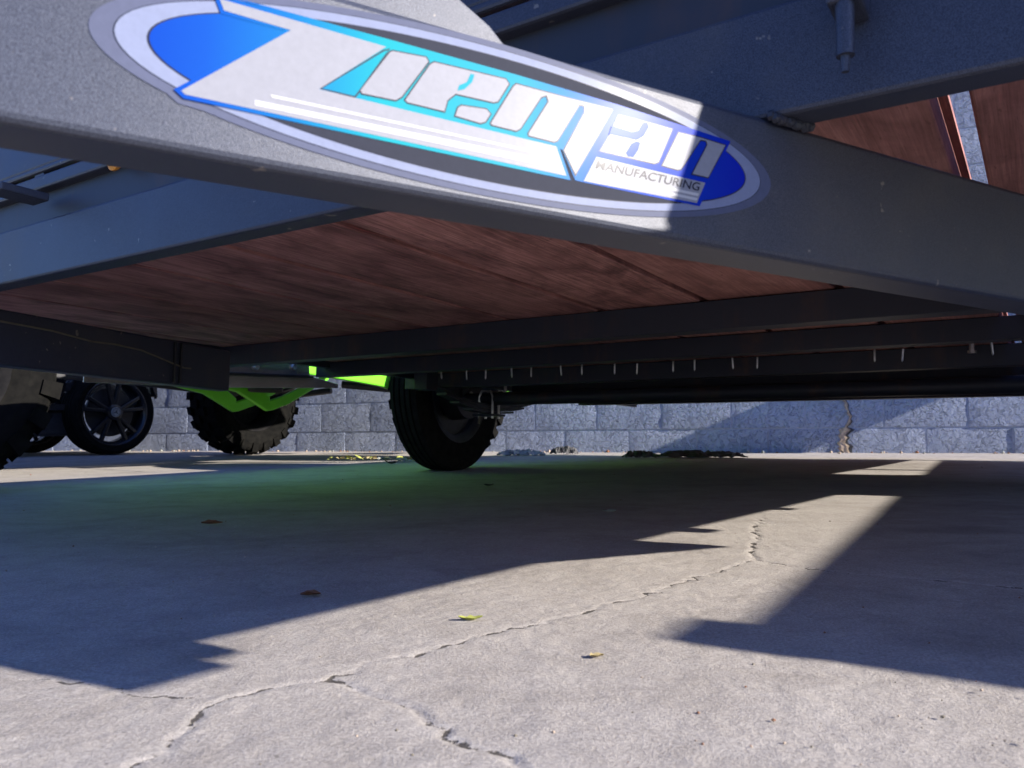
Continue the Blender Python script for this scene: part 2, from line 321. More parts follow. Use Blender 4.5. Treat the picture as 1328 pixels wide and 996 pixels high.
# ------------------------------------------------------------------ block wall
def make_wall():
    base = WN * WALL_D; base.z = ground_z(base.x, base.y)
    root = empty('block_wall', frame(WD, WN, Vector((0, 0, 1)), Vector((base.x, base.y, 0))), 'long pale blue painted concrete block wall behind the trailer', 'wall')
    # local x along the wall; foot of the perpendicular from the camera at x=0
    x_off = -1.667 - 5.154 * 0.3621           # first measured joint, measured from the foot point
    BW, BH = .406, .203; z0 = .072
    MBk = MB().box(-9.3, 9.3, .0055, .19, -.2, 2.76); MBk.build('mortar_core', 'mortar', root)
    rs = random.Random(5); var = []
    for k in range(10):
        mb = MB(); nx, nz = 9, 4; w, h = BW - .010, BH - .010; vs = []; fs = []
        for j in range(nz + 1):
            for i in range(nx + 1):
                e = (i in (0, nx)) or (j in (0, nz)); ii = min(max(i / nx, .012), .988) if e else i / nx; jj = j / nz
                y = rs.uniform(.0005, .003) if e else rs.uniform(-.0012, .0008)
                vs.append((-w / 2 + w * i / nx + (rs.uniform(-.0015, .0015) if e else 0), y, -h / 2 + h * jj + (rs.uniform(-.0015, .0015) if e else 0)))
        for j in range(nz):
            for i in range(nx): q = j * (nx + 1) + i; fs.append((q, q + 1, q + nx + 2, q + nx + 1))
        mb.add(vs, fs); b = [(0, 0), (nx, 0), (nx, nz), (0, nz)]
        k0 = [j * (nx + 1) + i for i, j in b]; p = [vs[q] for q in k0]
        ring = list(range(nx + 1)) + [(nx + 1) * j + nx for j in range(1, nz + 1)] + [nz * (nx + 1) + i for i in range(nx - 1, -1, -1)] + [(nx + 1) * j for j in range(nz - 1, 0, -1)]
        n0 = len(mb.v); mb.v += [(vs[q][0], .05, vs[q][2]) for q in ring]; R = len(ring)
        for i in range(R): mb.f.append((ring[i], n0 + i, n0 + (i + 1) % R, ring[(i + 1) % R])); mb.m.append(0)
        o = mb.build('block_proto', 'block', None, smooth=True); var.append(o.data); bpy.data.objects.remove(o)
    far = MB(); cnt = 0
    for row in range(13):
        for i in range(-24, 26):
            xc = x_off + (i + .5 + (.5 if row % 2 else 0)) * BW; zc = z0 + (row + .5) * BH
            if abs(xc) > 9.1: continue
            me = rs.choice(var)
            if -6.35 < xc < 2.78 and cnt < 299:
                o = bpy.data.objects.new('block', me); COL.objects.link(o); o.parent = root; o.location = (xc, rs.uniform(-.0025, .0025), zc); o.rotation_euler = (0, rs.choice((0, math.pi)), 0); cnt += 1
            else:
                far.add([(xc + v.co.x, v.co.y, zc + v.co.z) for v in me.vertices], [tuple(p.vertices) for p in me.polygons])
    fo = far.build('block_run', 'block', root, smooth=True); fo['kind'] = 'stuff'
    print('blocks', cnt)
    # settlement crack with bare mortar, through the second course
    xc = x_off + 9.03 * BW; mb = MB(); rz = random.Random(9)
    zs = np.linspace(.13, z0 + BH * 2, 24); lx = [xc + .02 * math.sin(z * 23) + rz.uniform(-.008, .008) for z in zs]
    wd = [(.035 + rz.uniform(-.012, .016)) if z < z0 + BH else (.010 + rz.uniform(-.003, .006)) for z in zs]
    vs = []; fs = []
    for k, z in enumerate(zs):
        for u, y in ((-1, .004), (-.45, -.007), (.1, -.006), (.5, -.002), (1, .004)): vs.append((lx[k] + u * wd[k], y + rz.uniform(-.002, .002), z))
    for k in range(len(zs) - 1):
        for u in range(4): q = k * 5 + u; fs.append((q, q + 1, q + 6, q + 5))
    mb.add(vs, fs).build('crack_filler', 'tan', root)
    mb = MB(); vs = []; fs = []
    for k, z in enumerate(zs):
        for u in (0, 1): vs.append((lx[k] + wd[k] * (.5 + u * .45), -.0085 + .002 * u, z))
    for k in range(len(zs) - 1): q = k * 2; fs.append((q, q + 1, q + 3, q + 2))
    mb.add(vs, fs).build('crack_gap', 'dark', root)
    MB().box(-9.3, 9.3, -.02, .21, 2.762, 2.82).build('cap', 'mortar', root, bevel=.008)
make_wall()

# ------------------------------------------------------------------ wheels
def tyre_prof(r, ri, w, grooves=True):
    h = w / 2; P = [(-h * .80, ri), (-h * .97, ri + (r - ri) * .35), (-h * 1.0, ri + (r - ri) * .62), (-h * .93, r - .022), (-h * .84, r - .006)]
    if grooves:
        gs = [-.52, -.17, .17, .52]
        for g in gs:
            for dy, dr in ((-.055, -.0005), (-.04, -.009), (.04, -.009), (.055, -.0005)): P.append((h * (g + dy), r + dr))
    else: P += [(-h * .3, r), (h * .3, r)]
    P += [(h * .84, r - .006), (h * .93, r - .022), (h, ri + (r - ri) * .62), (h * .97, ri + (r - ri) * .35), (h * .80, ri)]
    return P
def rim_prof(ri, w, depth):    # dish seen from -y (inner) and +y (outer)
    h = w / 2; return [(-h * .86, ri + .012), (-h * .80, ri - .004), (-h * .6, ri - .02), (h * .5, ri - .03), (h * .78, ri - .006), (h * .86, ri + .012), (h * .8, ri + .010), (-h * .8, ri + .010)]

# ------------------------------------------------------------------ utility trailer
TO = (2.43, .79, -.085)
trailer = empty('utility_trailer', frame(A, B, C, W(*TO)), 'charcoal utility trailer with wooden plank deck, its tongue filling the view', 'trailer')
def T(a, b, c): return (a - TO[0], b - TO[1], c - TO[2])
def tbox(name, a0, a1, b0, b1, c0, c1, m, bevel=.0025, parent=trailer):
    p, q = T(a0, b0, c0), T(a1, b1, c1); return MB().box(p[0], q[0], p[1], q[1], p[2], q[2]).build(name, m, parent, bevel=bevel)
Lx, Ly, Nx, Ny, K0 = .883, -.469, .469, .883, .3575
def FP(s, t, off=0.):          # point on the tongue's front face: s along the beam, t height, off towards the viewer
    k = K0 - off; return T(Lx * s + Nx * k, Ly * s + Ny * k, t)
def leg(name, line, a0, a1, c0, c1, thick):
    (pa, pb), sl_ = line; f = lambda a, off: pb + sl_ * (a - pa) + off * math.sqrt(1 + sl_ * sl_)
    P = []
    for c in (c0, c1): P += [T(a0, f(a0, 0), c), T(a1, f(a1, 0), c), T(a1, f(a1, thick), c), T(a0, f(a0, thick), c)]
    return MB().hexa(P).build(name, 'frame', trailer, bevel=.004, seg=3)
right_leg = leg('tongue_beam', ((.4986, .140), -.5311), -1.02, 1.175, .1245, .2145, .038)
left_leg = leg('tongue_beam', ((.60, 1.39), .25), -1.0, 1.125, .124, .2145, .038)
# decal (one flat print of several inks)
def m_decal(name, base, rough, metal, gradient=None, coat=.6):
    m, n, l, p = mat(name, base, rough, metal)
    p.inputs['Coat Weight'].default_value = 0.02 if gradient else min(coat, .05); p.inputs['Coat Roughness'].default_value = .2; p.inputs['Specular IOR Level'].default_value = .08 if gradient else (.15 if coat > .1 else .06)
    v = coords(n, l); d = noise(n, l, v, 260, 4, .7)
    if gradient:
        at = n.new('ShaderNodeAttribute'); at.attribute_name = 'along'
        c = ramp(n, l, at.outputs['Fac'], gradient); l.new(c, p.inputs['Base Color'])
    else:
        c = ramp(n, l, d, [(.3, tuple(x * .94 for x in base)), (.7, tuple(min(1, x * 1.05) for x in base))]); l.new(c, p.inputs['Base Color'])
    bump(n, l, p, d, .06, .0004); return m
def make_decal():
    blue = [(0., (.0, .030, .29)), (.10, (.0, .052, .31)), (.20, (.0, .11, .31)), (.32, (.0, .25, .30)), (.52, (.0, .22, .31)), (.66, (.0, .05, .34)), (1., (.002, .006, .34))]  # cyan middle stops paint a bright reflection into the blue ink
    inks = [m_decal('clear_film', (.085, .095, .15), .5, 0, None, .01), m_decal('silver_ring', (.185, .21, .31), .5, 0, None, .02), m_decal('smoked_print', (.026, .029, .044), .6, 0, None, 0.0),
            m_decal('blue_sheen_print', (0, .2, .9), .5, 0, blue), m_decal('silver_print', (.225, .23, .265), .5, 0), m_decal('dark_line', (.012, .014, .03), .5, 0), m_decal('white_stripe', (.44, .44, .45), .5, 0)]
    mb = MB(); cx, cy = .1835, .1713
    def ell(rx, ry, n=96, dx=0, dy=0): return [(cx + dx + rx * math.cos(2 * math.pi * i / n), cy + dy + ry * math.sin(2 * math.pi * i / n)) for i in range(n)]
    def lay(poly, off, mi): n = len(poly); mb.add([FP(u, v, off) for u, v in poly], [tuple(range(n))], mi)
    def grow(poly, d):            # outline offset outwards, rounded enough for a stroke
        n = len(poly); ar = sum(poly[i][0] * poly[(i + 1) % n][1] - poly[(i + 1) % n][0] * poly[i][1] for i in range(n)); sg = 1 if ar > 0 else -1; out = []
        for i in range(n):
            p0, p1, p2 = poly[i - 1], poly[i], poly[(i + 1) % n]
            e1 = Vector((p1[0] - p0[0], p1[1] - p0[1])).normalized(); e2 = Vector((p2[0] - p1[0], p2[1] - p1[1])).normalized()
            n1 = Vector((e1.y, -e1.x)) * sg; n2 = Vector((e2.y, -e2.x)) * sg; b = n1 + n2
            k = b.length_squared; b = b * (2 / k) if k > .6 else b.normalized() * 1.6
            out.append((p1[0] + b.x * d, p1[1] + b.y * d))
        return out
    # film with the bump at the lower left tip of the letter
    film = ell(.1915, .0415)
    lay(film, .0003, 0)
    lay([(.018, .158), (.021, .150), (.027, .1455), (.036, .1445), (.055, .146), (.06, .156)], .00032, 0)
    lay(ell(.1826, .0384), .0006, 5); lay(ell(.1820, .0380), .0009, 1); lay(ell(.1698, .0340), .0012, 5); lay(ell(.1692, .0336), .0015, 2)
    E = lambda th, rx=.1688, ry=.0332: (cx + rx * math.cos(th), cy + ry * math.sin(th))
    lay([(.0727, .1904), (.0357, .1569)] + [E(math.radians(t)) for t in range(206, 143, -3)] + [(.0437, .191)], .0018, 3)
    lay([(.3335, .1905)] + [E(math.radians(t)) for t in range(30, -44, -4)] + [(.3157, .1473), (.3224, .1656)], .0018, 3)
    Z = [(.0416, .1961), (.1184, .1943), (.0867, .1655), (.2152, .1639), (.2218, .1488), (.0298, .1497), (.0281, .151), (.0729, .1902), (.0437, .1913)]
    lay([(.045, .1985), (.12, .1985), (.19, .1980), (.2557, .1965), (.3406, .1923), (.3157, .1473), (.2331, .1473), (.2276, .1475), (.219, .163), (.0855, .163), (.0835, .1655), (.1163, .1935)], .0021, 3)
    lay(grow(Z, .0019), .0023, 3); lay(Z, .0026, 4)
    CYt = [(.1173, .1917), (.0881, .1662), (.1036, .1661), (.1061, .1701), (.1196, .1931)]
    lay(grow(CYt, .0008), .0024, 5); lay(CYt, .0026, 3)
    G = [[(.1216, .1934), (.1393, .1947), (.141, .1925), (.1273, .1709), (.1241, .1683), (.1069, .1678), (.1058, .1696), (.1201, .1924)],
         [(.1435, .1933), (.1841, .1943), (.1864, .1919), (.1798, .1804), (.1771, .1793), (.1557, .1789), (.1515, .1747), (.15, .1684), (.1299, .1686), (.1283, .1698), (.1411, .1915)],
         [(.1588, .1744), (.1732, .1756), (.1759, .1733), (.1729, .1681), (.1698, .1666), (.1551, .1675), (.1567, .1727)],
         [(.1901, .1932), (.252, .1927), (.2277, .1499), (.2197, .1626), (.2329, .1867), (.2328, .1902), (.2298, .19), (.2162, .167), (.2138, .1657), (.198, .1659), (.1975, .1675), (.2096, .1876), (.2086, .1903), (.2057, .1888), (.1933, .1687), (.1905, .1669), (.176, .1671), (.1751, .1682), (.1883, .1915)],
         [(.2563, .1905), (.2952, .1906), (.2849, .1681), (.2815, .1665), (.2433, .1668), (.2505, .178), (.2526, .1834)],
         [(.2993, .1896), (.3159, .1900), (.3368, .1891), (.3224, .1656), (.3092, .1656), (.3213, .1862), (.3205, .1880), (.3165, .1878), (.3016, .167), (.2987, .166), (.2866, .1665)]]
    for g in G: lay(grow(g, .0002), .0025, 5); lay(grow(g, -.00045), .0028, 4)
    for q in ([(.1658, .1919), (.1645, .1875), (.1603, .1828), (.1565, .1811), (.1573, .1842), (.1615, .1868), (.1636, .1918)],
              [(.2516, .1832), (.2655, .1825), (.2699, .1843), (.2731, .1896), (.2765, .1903), (.2776, .1878), (.2737, .1815), (.2688, .1782), (.2495, .1778)],
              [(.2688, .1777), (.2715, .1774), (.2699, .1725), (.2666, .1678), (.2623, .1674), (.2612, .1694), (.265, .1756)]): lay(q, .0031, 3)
    lay([(.2413, .1631), (.32, .1623), (.3133, .1488), (.2331, .148)], .0026, 4)
    for q in ([(.2383, .1548), (.3151, .1548), (.3139, .1532), (.2373, .1533)], [(.2363, .1519), (.3139, .1518), (.3133, .1503), (.2353, .1504)],
              [(.065, .1579), (.2163, .1589), (.2168, .1577), (.0658, .1566)], [(.0585, .1538), (.2173, .1553), (.2193, .1518), (.0586, .1514)]): lay(q, .0029, 6)
    # lettering
    cu = bpy.data.curves.new('t', 'FONT'); cu.body = 'MANUFACTURING'; cu.shear = .25; cu.offset = .012; cu.fill_mode = 'BOTH' if hasattr(cu, 'fill_mode') and False else cu.fill_mode
    to = bpy.data.objects.new('t', cu); COL.objects.link(to); bpy.context.view_layer.update()
    tm = to.evaluated_get(bpy.context.evaluated_depsgraph_get()).to_mesh(); xs = [v.co.x for v in tm.vertices]; ys = [v.co.y for v in tm.vertices]
    x0, x1, y0, y1 = min(xs), max(xs), min(ys), max(ys)
    mb.add([FP(.2405 + (v.co.x - x0) / (x1 - x0) * .0755, .1563 + (v.co.y - y0) / (y1 - y0) * .0052, .0031) for v in tm.vertices], [tuple(p.vertices) for p in tm.polygons], 5)
    bpy.data.objects.remove(to); bpy.data.curves.remove(cu)
    # squeeze the ink stack to foil thickness (offsets above are order, not size)
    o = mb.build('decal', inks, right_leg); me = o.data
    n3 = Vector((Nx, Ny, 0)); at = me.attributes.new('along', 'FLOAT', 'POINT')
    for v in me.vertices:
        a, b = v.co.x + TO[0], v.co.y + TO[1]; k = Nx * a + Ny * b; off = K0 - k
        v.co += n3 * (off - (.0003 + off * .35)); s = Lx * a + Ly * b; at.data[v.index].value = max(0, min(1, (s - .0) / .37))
    for p in me.polygons:
        if p.normal.dot(-n3) < 0: p.flip()
    o['label'] = 'oval silver and blue foil sticker with slanted lettering'
make_decal()
hb = tbox('header_beam', .4986, .526, -.345, 1.84, .2155, .290, 'frame', .003)
tbox('fascia_plate', .512, .524, -.34, 1.83, .290, .334, 'under', 0)
tbox('front_rail', .4986, .53, -.345, 1.84, .334, .353, 'frame', .003); tbox('front_rail', .4990, .53, -.345, 1.84, .3575, .366, 'frame', .003)
for b in (-.33, .42, 1.1, 1.82): tbox('rail_post', .502, .528, b - .012, b + .012, .3535, .357, 'frame', 0)
tbox('front_panel', .503, .528, .28, 1.83, .3672, .52, 'frame', .003); tbox('shadow_corner_plate', .426, .4983, -.372, -.19, .216, .292, 'frame', .003)  # corner plate: unseen, added to shape the front edge of the ground shadow
# gusset on the tongue, rod, marker lamp, bracket
mb = MB(); mb.prism([(.105, .2147), (.225, .2147), (.1928, .244), (.1729, .2547), (.150, .268), (.105, .268)], 0, .006, lambda u, v, h: FP(u, v, -.043 + h)); mb.build('gusset', 'frame', trailer, bevel=.001)
mb = MB(); f = .472 / .45; mb.tube([T(.472, .0842 * f, .34), T(.472, .0845 * f, .2305)], .0052, 12); mb.tube([T(.472, .0845 * f, .2305), T(.472, .0846 * f, .2305), T(.472, .0847 * f, .221)], [.0036, .003, .0022], 8); mb.build('latch_rod', 'frame', trailer, smooth=True)
tbox('rod_guide', .466, .4984, .079, .098, .262, .30, 'frame', .002)
mb = MB(); mb.lathe([(-.003, .011), (.0, .013), (.003, .013), (.006, .009)], (0, 0, 0), 20); q = mb.build('marker_lamp', 'amber', trailer, smooth=True); q.location = T(.494, .900, .334); q.rotation_euler = (0, 0, math.pi / 2)
tbox('step_bracket', .44, .498, 1.06, 1.10, .312, .3225, 'frame', .002)
# weld bead where header meets tongue
mb = MB(); rz = random.Random(2)
for i in range(26): 
    t = i / 25; a = .488 + .05 * t; mb.lathe([(-.003, .0005), (-.0015, .0033), (.0015, .0033), (.003, .0005)], T(.4986 - .003 + .03 * t, .137 - .016 * t + rz.uniform(-.001, .001), .2140 + rz.uniform(-.001, .001)), 7)
mb.build('weld_bead', 'under', trailer, smooth=True)
# crossmembers
for a in (1.32, 1.72, 2.14, 2.65, 3.20):
    mb = MB(); P = lambda a0, a1, c0, c1: mb.box(T(a0, 0, 0)[0], T(a1, 0, 0)[0], T(0, -.34, 0)[1], T(0, 1.90 if a < 2.3 else 1.78, 0)[1], T(0, 0, c0)[2], T(0, 0, c1)[2])
    lo = .2145 if a != 1.72 else .2215; P(a, a + .006, lo, .265); P(a + .0062, a + .045, lo + .0005, lo + .006); P(a + .0062, a + .045, .2600, .2649); mb.build('crossmember', 'under', trailer, bevel=.0012)
tbox('rear_beam', 3.96, 4.0, -.345, 1.84, .2655, .31, 'under')
# deck planks
seams = [-.36, -.165, .050, .265, .487, .689, .900, 1.113, 1.342, 1.555, 1.77, 1.835]
rz = random.Random(4)
for i, (b0, b1) in enumerate(zip(seams, seams[1:])):
    g0 = .0075 if i == 2 else .0006; g1 = .0075 if i == 1 else .0006
    L0, L1 = .5265, (3.955 if i else 2.9); p = T(L0, b0 + g0, .2658 + rz.uniform(0, .0012)); q = T(L1 + 0, b1 - g1, .304 + rz.uniform(-.001, .001))
    e = (.0045, .006, .0068, .006, .0072, .007, .0045, .0052, .0045, .0045, .004)[i]; yl, yr, zb, zt = p[1], q[1], p[2], q[2]
    MB().prism([(yl + e + .0015, zb), (yr - e - .0015, zb), (yr - e, zb + .0015), (yr - e, zb + .031), (yr, zb + .032), (yr, zt), (yl, zt), (yl, zb + .032), (yl + e, zb + .031), (yl + e, zb + .0015)], p[0], q[0], lambda u, v, h: (h, u, v)).build('plank', 'wood', trailer)
# side rails
tbox('side_rail', .53, 3.955, 1.8362, 1.865, .248, .308, 'under'); tbox('side_rail', .53, 2.9, -.39, -.3612, .258, .308, 'under')
# screws through the deck into the third crossmember
smb = MB(); smb.tube([(0, 0, .018), (0, 0, -.010), (0, 0, -.014)], [.0026, .0026, .0008], 7); sm = smb.build('screw', 'zinc', trailer, smooth=True); first = True
for b, c in [(1.705, .252), (1.597, .245), (1.519, .245), (1.416, .246), (1.342, .245), (1.233, .245), (1.16, .245), (1.05, .242), (.978, .239), (.867, .241), (.804, .242), (.696, .242), (.63, .24), (.342, .244), (.28, .241), (.094, .247)]:
    o = sm if first else copy_to(sm, trailer); first = False; o.location = T(2.105, b, c + .002); o.rotation_euler = (rz.uniform(-.09, .09), rz.uniform(-.06, .12), rz.uniform(0, 3))
for (a, b, c) in [(2.10, .134, .262), (2.50, 1.71, .238)]:  # first one stands in for a small bright gap of light
    mb = MB(); mb.tube([(0, 0, -.014), (0, 0, .012)], .0062, 6); mb.tube([(0, 0, -.020), (0, 0, -.0142)], .0095, 6); o = mb.build('bolt', 'zinc', trailer); o.location = T(a, b, c)
# axle, springs, wheels
def trailer_wheel(b_in, sgn):
    w = .135; r = .318; ri = .195; ctr = T(2.475, b_in + sgn * w / 2, .235)
    rim = MB(); rim.lathe(rim_prof(ri, w, .05), n=40); rim.lathe([(-.02, ri - .02), (-.028, .10), (-.012, .06), (-.012, .0), (.0, .0), (-.004, .06), (-.02, .10), (-.012, ri - .02)], n=40)
    ro = rim.build('wheel', 'dark', trailer, smooth=True); ro.location = ctr; ro.rotation_euler = (0, 0, .11 if sgn > 0 else math.pi)
    ty = MB(); ty.lathe(tyre_prof(r, ri + .008, w), n=72); ty.build('tyre', 'rubber', ro, smooth=True)
    hub = MB(); hub.lathe([(-.125, 0), (-.125, .055), (-.10, .060), (-.098, .112), (-.03, .118), (-.028, .0)], n=32, closed=False); hub.build('brake_drum', 'dark', ro, smooth=True)
    for k in range(5):
        t = 2 * math.pi * k / 5; m2 = MB(); m2.tube([(.052 * math.cos(t), -.05, .052 * math.sin(t)), (.052 * math.cos(t), .02, .052 * math.sin(t))], .009, 6); m2.build('lug_nut', 'zinc', ro)
    for (x, z, rr) in ((.035, -.03, .010), (-.04, -.02, .012), (.0, .05, .009), (.05, .03, .008)): MB().tube([(x, -.131, z), (x, -.098, z)], rr, 6).build('backing_bolt', 'zinc', ro)
    return ro
trailer_wheel(1.90, 1); trailer_wheel(-.41, -1)
mb = MB(); mb.tube([T(2.43, -.36, .193), T(2.43, 1.84, .193)], .024, 14); mb.build('axle', 'under', trailer, smooth=True)
for b in (1.735, -.22):
    mb = MB()
    for k in range(4):
        L = .36 - .075 * k; z = .165 - .009 * k; n = 9; pts = [(2.43 + L * (2 * i / n - 1), z + .055 * ((2 * i / n - 1) * L / .36) ** 2) for i in range(n + 1)]
        for p, q in zip(pts, pts[1:]):
            P = [T(p[0], b - .022, p[1]), T(q[0], b - .022, q[1]), T(q[0], b + .022, q[1]), T(p[0], b + .022, p[1])]; P += [(v[0], v[1], v[2] + .007) for v in P]; mb.hexa(P)
    sp = mb.build('leaf_spring', 'under', trailer)
    for a in (2.06, 2.80): tbox('spring_hanger', a - .03, a + .03, b - .028, b + .028, .20, .2655, 'under')
    for a in (2.41, 2.45):
        mb = MB(); mb.tube([T(a, b - .03, .12), T(a, b - .03, .20), T(a, b - .02, .222), T(a, b + .02, .222), T(a, b + .03, .20), T(a, b + .03, .12)], .005, 8); mb.build('u_bolt', 'zinc', trailer, smooth=True)
    tbox('spring_plate', 2.385, 2.475, b - .045, b + .045, .128, .1365, 'under')
mb = MB(); mb.tube([T(2.40, 1.76, .10), T(2.405, 1.755, .15), T(2.42, 1.75, .19), T(2.45, 1.75, .218), T(2.49, 1.74, .222), T(2.56, 1.70, .225)], .0045, 8); mb.build('brake_hose', 'rope', trailer, smooth=True)
# fenders with a bright front skirt
def fender(b0, b1, skirt):
    m = 'alu'
    mb = MB(); prof = [(1.98, .30), (2.10, .585), (2.74, .585), (2.92, .30)]
    for (p, q) in zip(prof, prof[1:]):
        P = [T(p[0], b0, p[1]), T(q[0], b0, q[1]), T(q[0], b1, q[1]), T(p[0], b1, p[1])]; mb.hexa(P + [(v[0], v[1], v[2] + .004) for v in P])
    fo = mb.build('fender', 'under', trailer, bevel=.001)
    if skirt:
        poly = [(1.02, .185), (1.43, .232), (1.73, .277), (1.737, .228), (1.86, .212), (1.86, .1985), (1.435, .168), (1.02, .150)]
        MB().prism(poly, 0, .004, lambda u, v, h: T(u, b0 + .03 + h, v)).build('fender_skirt', m, trailer, bevel=.001)
        MB().prism([(1.02, .175), (1.43, .212), (1.70, .228), (1.735, .226), (1.735, .220), (1.43, .203), (1.02, .166)], 0, .022, lambda u, v, h: T(u, b0 + .008 + h, v)).build('skirt_rib', 'dark', trailer, bevel=.002)
        for a, c in ((1.526, .236), (1.668, .250)):
            mb = MB(); mb.lathe([(0, 0), (-.006, .002), (-.007, .0085), (0, .010)], T(a, b0 + .029, c), 10, closed=False); mb.build('bolt', 'zinc', trailer, smooth=True)
fender(1.915, 2.125, True); fender(-.60, -.395, False)
MB().prism([(2.30, .20), (3.10, .20), (2.92, .42), (2.1, .42)], 0, .004, lambda u, v, h: T(u, -.61 + h, v)).build('fender_side', 'under', trailer)
# wire along the left tongue beam
wp = [(.40, .197), (.616, .1934), (.678, .1925), (.759, .1849), (.809, .1867), (.871, .1836), (.982, .1612), (1.003, .1617)]
mb = MB(); mb.tube([T(a, 1.39 + .25 * (a - .6) - .003, c) for a, c in wp], .0016, 6); mb.build('trailer_wire', 'rope', trailer, smooth=True)
for a in (.955, .972): tbox('cable_tie', a, a + .003, 1.39 + .25 * (a - .6) - .006, 1.39 + .25 * (a - .6) + .002, .128, .212, 'dark', 0)
# coupler, out of view ahead
mb = MB(); mb.box(*[x for p in zip(T(-1.35, .90, .15), T(-.95, 1.02, .225)) for x in p]); mb.build('coupler', 'dark', trailer, bevel=.012)

# ------------------------------------------------------------------ vehicles on the slope
GN = Vector((-SLOPE * WN.x, -SLOPE * WN.y, 1)).normalized()
VX = (A - GN * A.dot(GN)).normalized(); VY = GN.cross(VX)
def vehicle_frame(a, b):
    p = W(a, b, 0); return frame(VX, VY, GN, Vector((p.x, p.y, ground_z(p.x, p.y) + .001)))
def knobby(parent, x, y, r, w, face):
    ri = .19; rim = MB(); rim.lathe(rim_prof(ri, w, .05), n=32); rim.lathe([(.04, ri - .02), (.05, .09), (.03, .05), (.03, 0), (.045, 0), (.045, .05), (.06, .09), (.05, ri - .02)], n=32)
    ro = rim.build('wheel', 'rubber', parent, smooth=True); ro.location = (x, y, r); ro.rotation_euler = (0, 0, 0 if face > 0 else math.pi)
    t = MB(); t.lathe(tyre_prof(r - .022, ri + .008, w, False), n=48); rk = random.Random(3)
    n = 22; h = w / 2
    for i in range(n):
        for (y0, y1, ph, ln) in ((-.98, -.55, 0, .55), (-.42, -.05, .5, .6), (.05, .42, 0, .6), (.55, .98, .5, .55)):
            t0 = 2 * math.pi * (i + ph) / n; dt = 2 * math.pi / n * ln; P = []
            for rr in (r - .03, r):
                sh = .85 if rr == r else 1
                for (tt, yy) in ((t0, y0), (t0 + dt, y0), (t0 + dt * .9, y1), (t0 + dt * .1, y1)):
                    drop = .02 if abs(yy) > .9 else 0; P.append(((rr - drop) * math.cos(tt), h * yy * (1.0 if rr < r else .97), (rr - drop) * math.sin(tt)))
            t.hexa(P)
        for s in (-1, 1):       # shoulder lugs running down the sidewall
            t0 = 2 * math.pi * (i + (.0 if s < 0 else .5)) / n; dt = 2 * math.pi / n * .5
            P = [((r - .075) * math.cos(t0), s * h * .96, (r - .075) * math.sin(t0)), ((r - .075) * math.cos(t0 + dt), s * h * .96, (r - .075) * math.sin(t0 + dt)), ((r - .018) * math.cos(t0 + dt), s * h * .90, (r - .018) * math.sin(t0 + dt)), ((r - .018) * math.cos(t0), s * h * .90, (r - .018) * math.sin(t0))]
            t.hexa(P + [(p[0], p[1] + s * .014, p[2]) for p in P])
    t.build('tyre', 'rubber2', ro, smooth=False); return ro
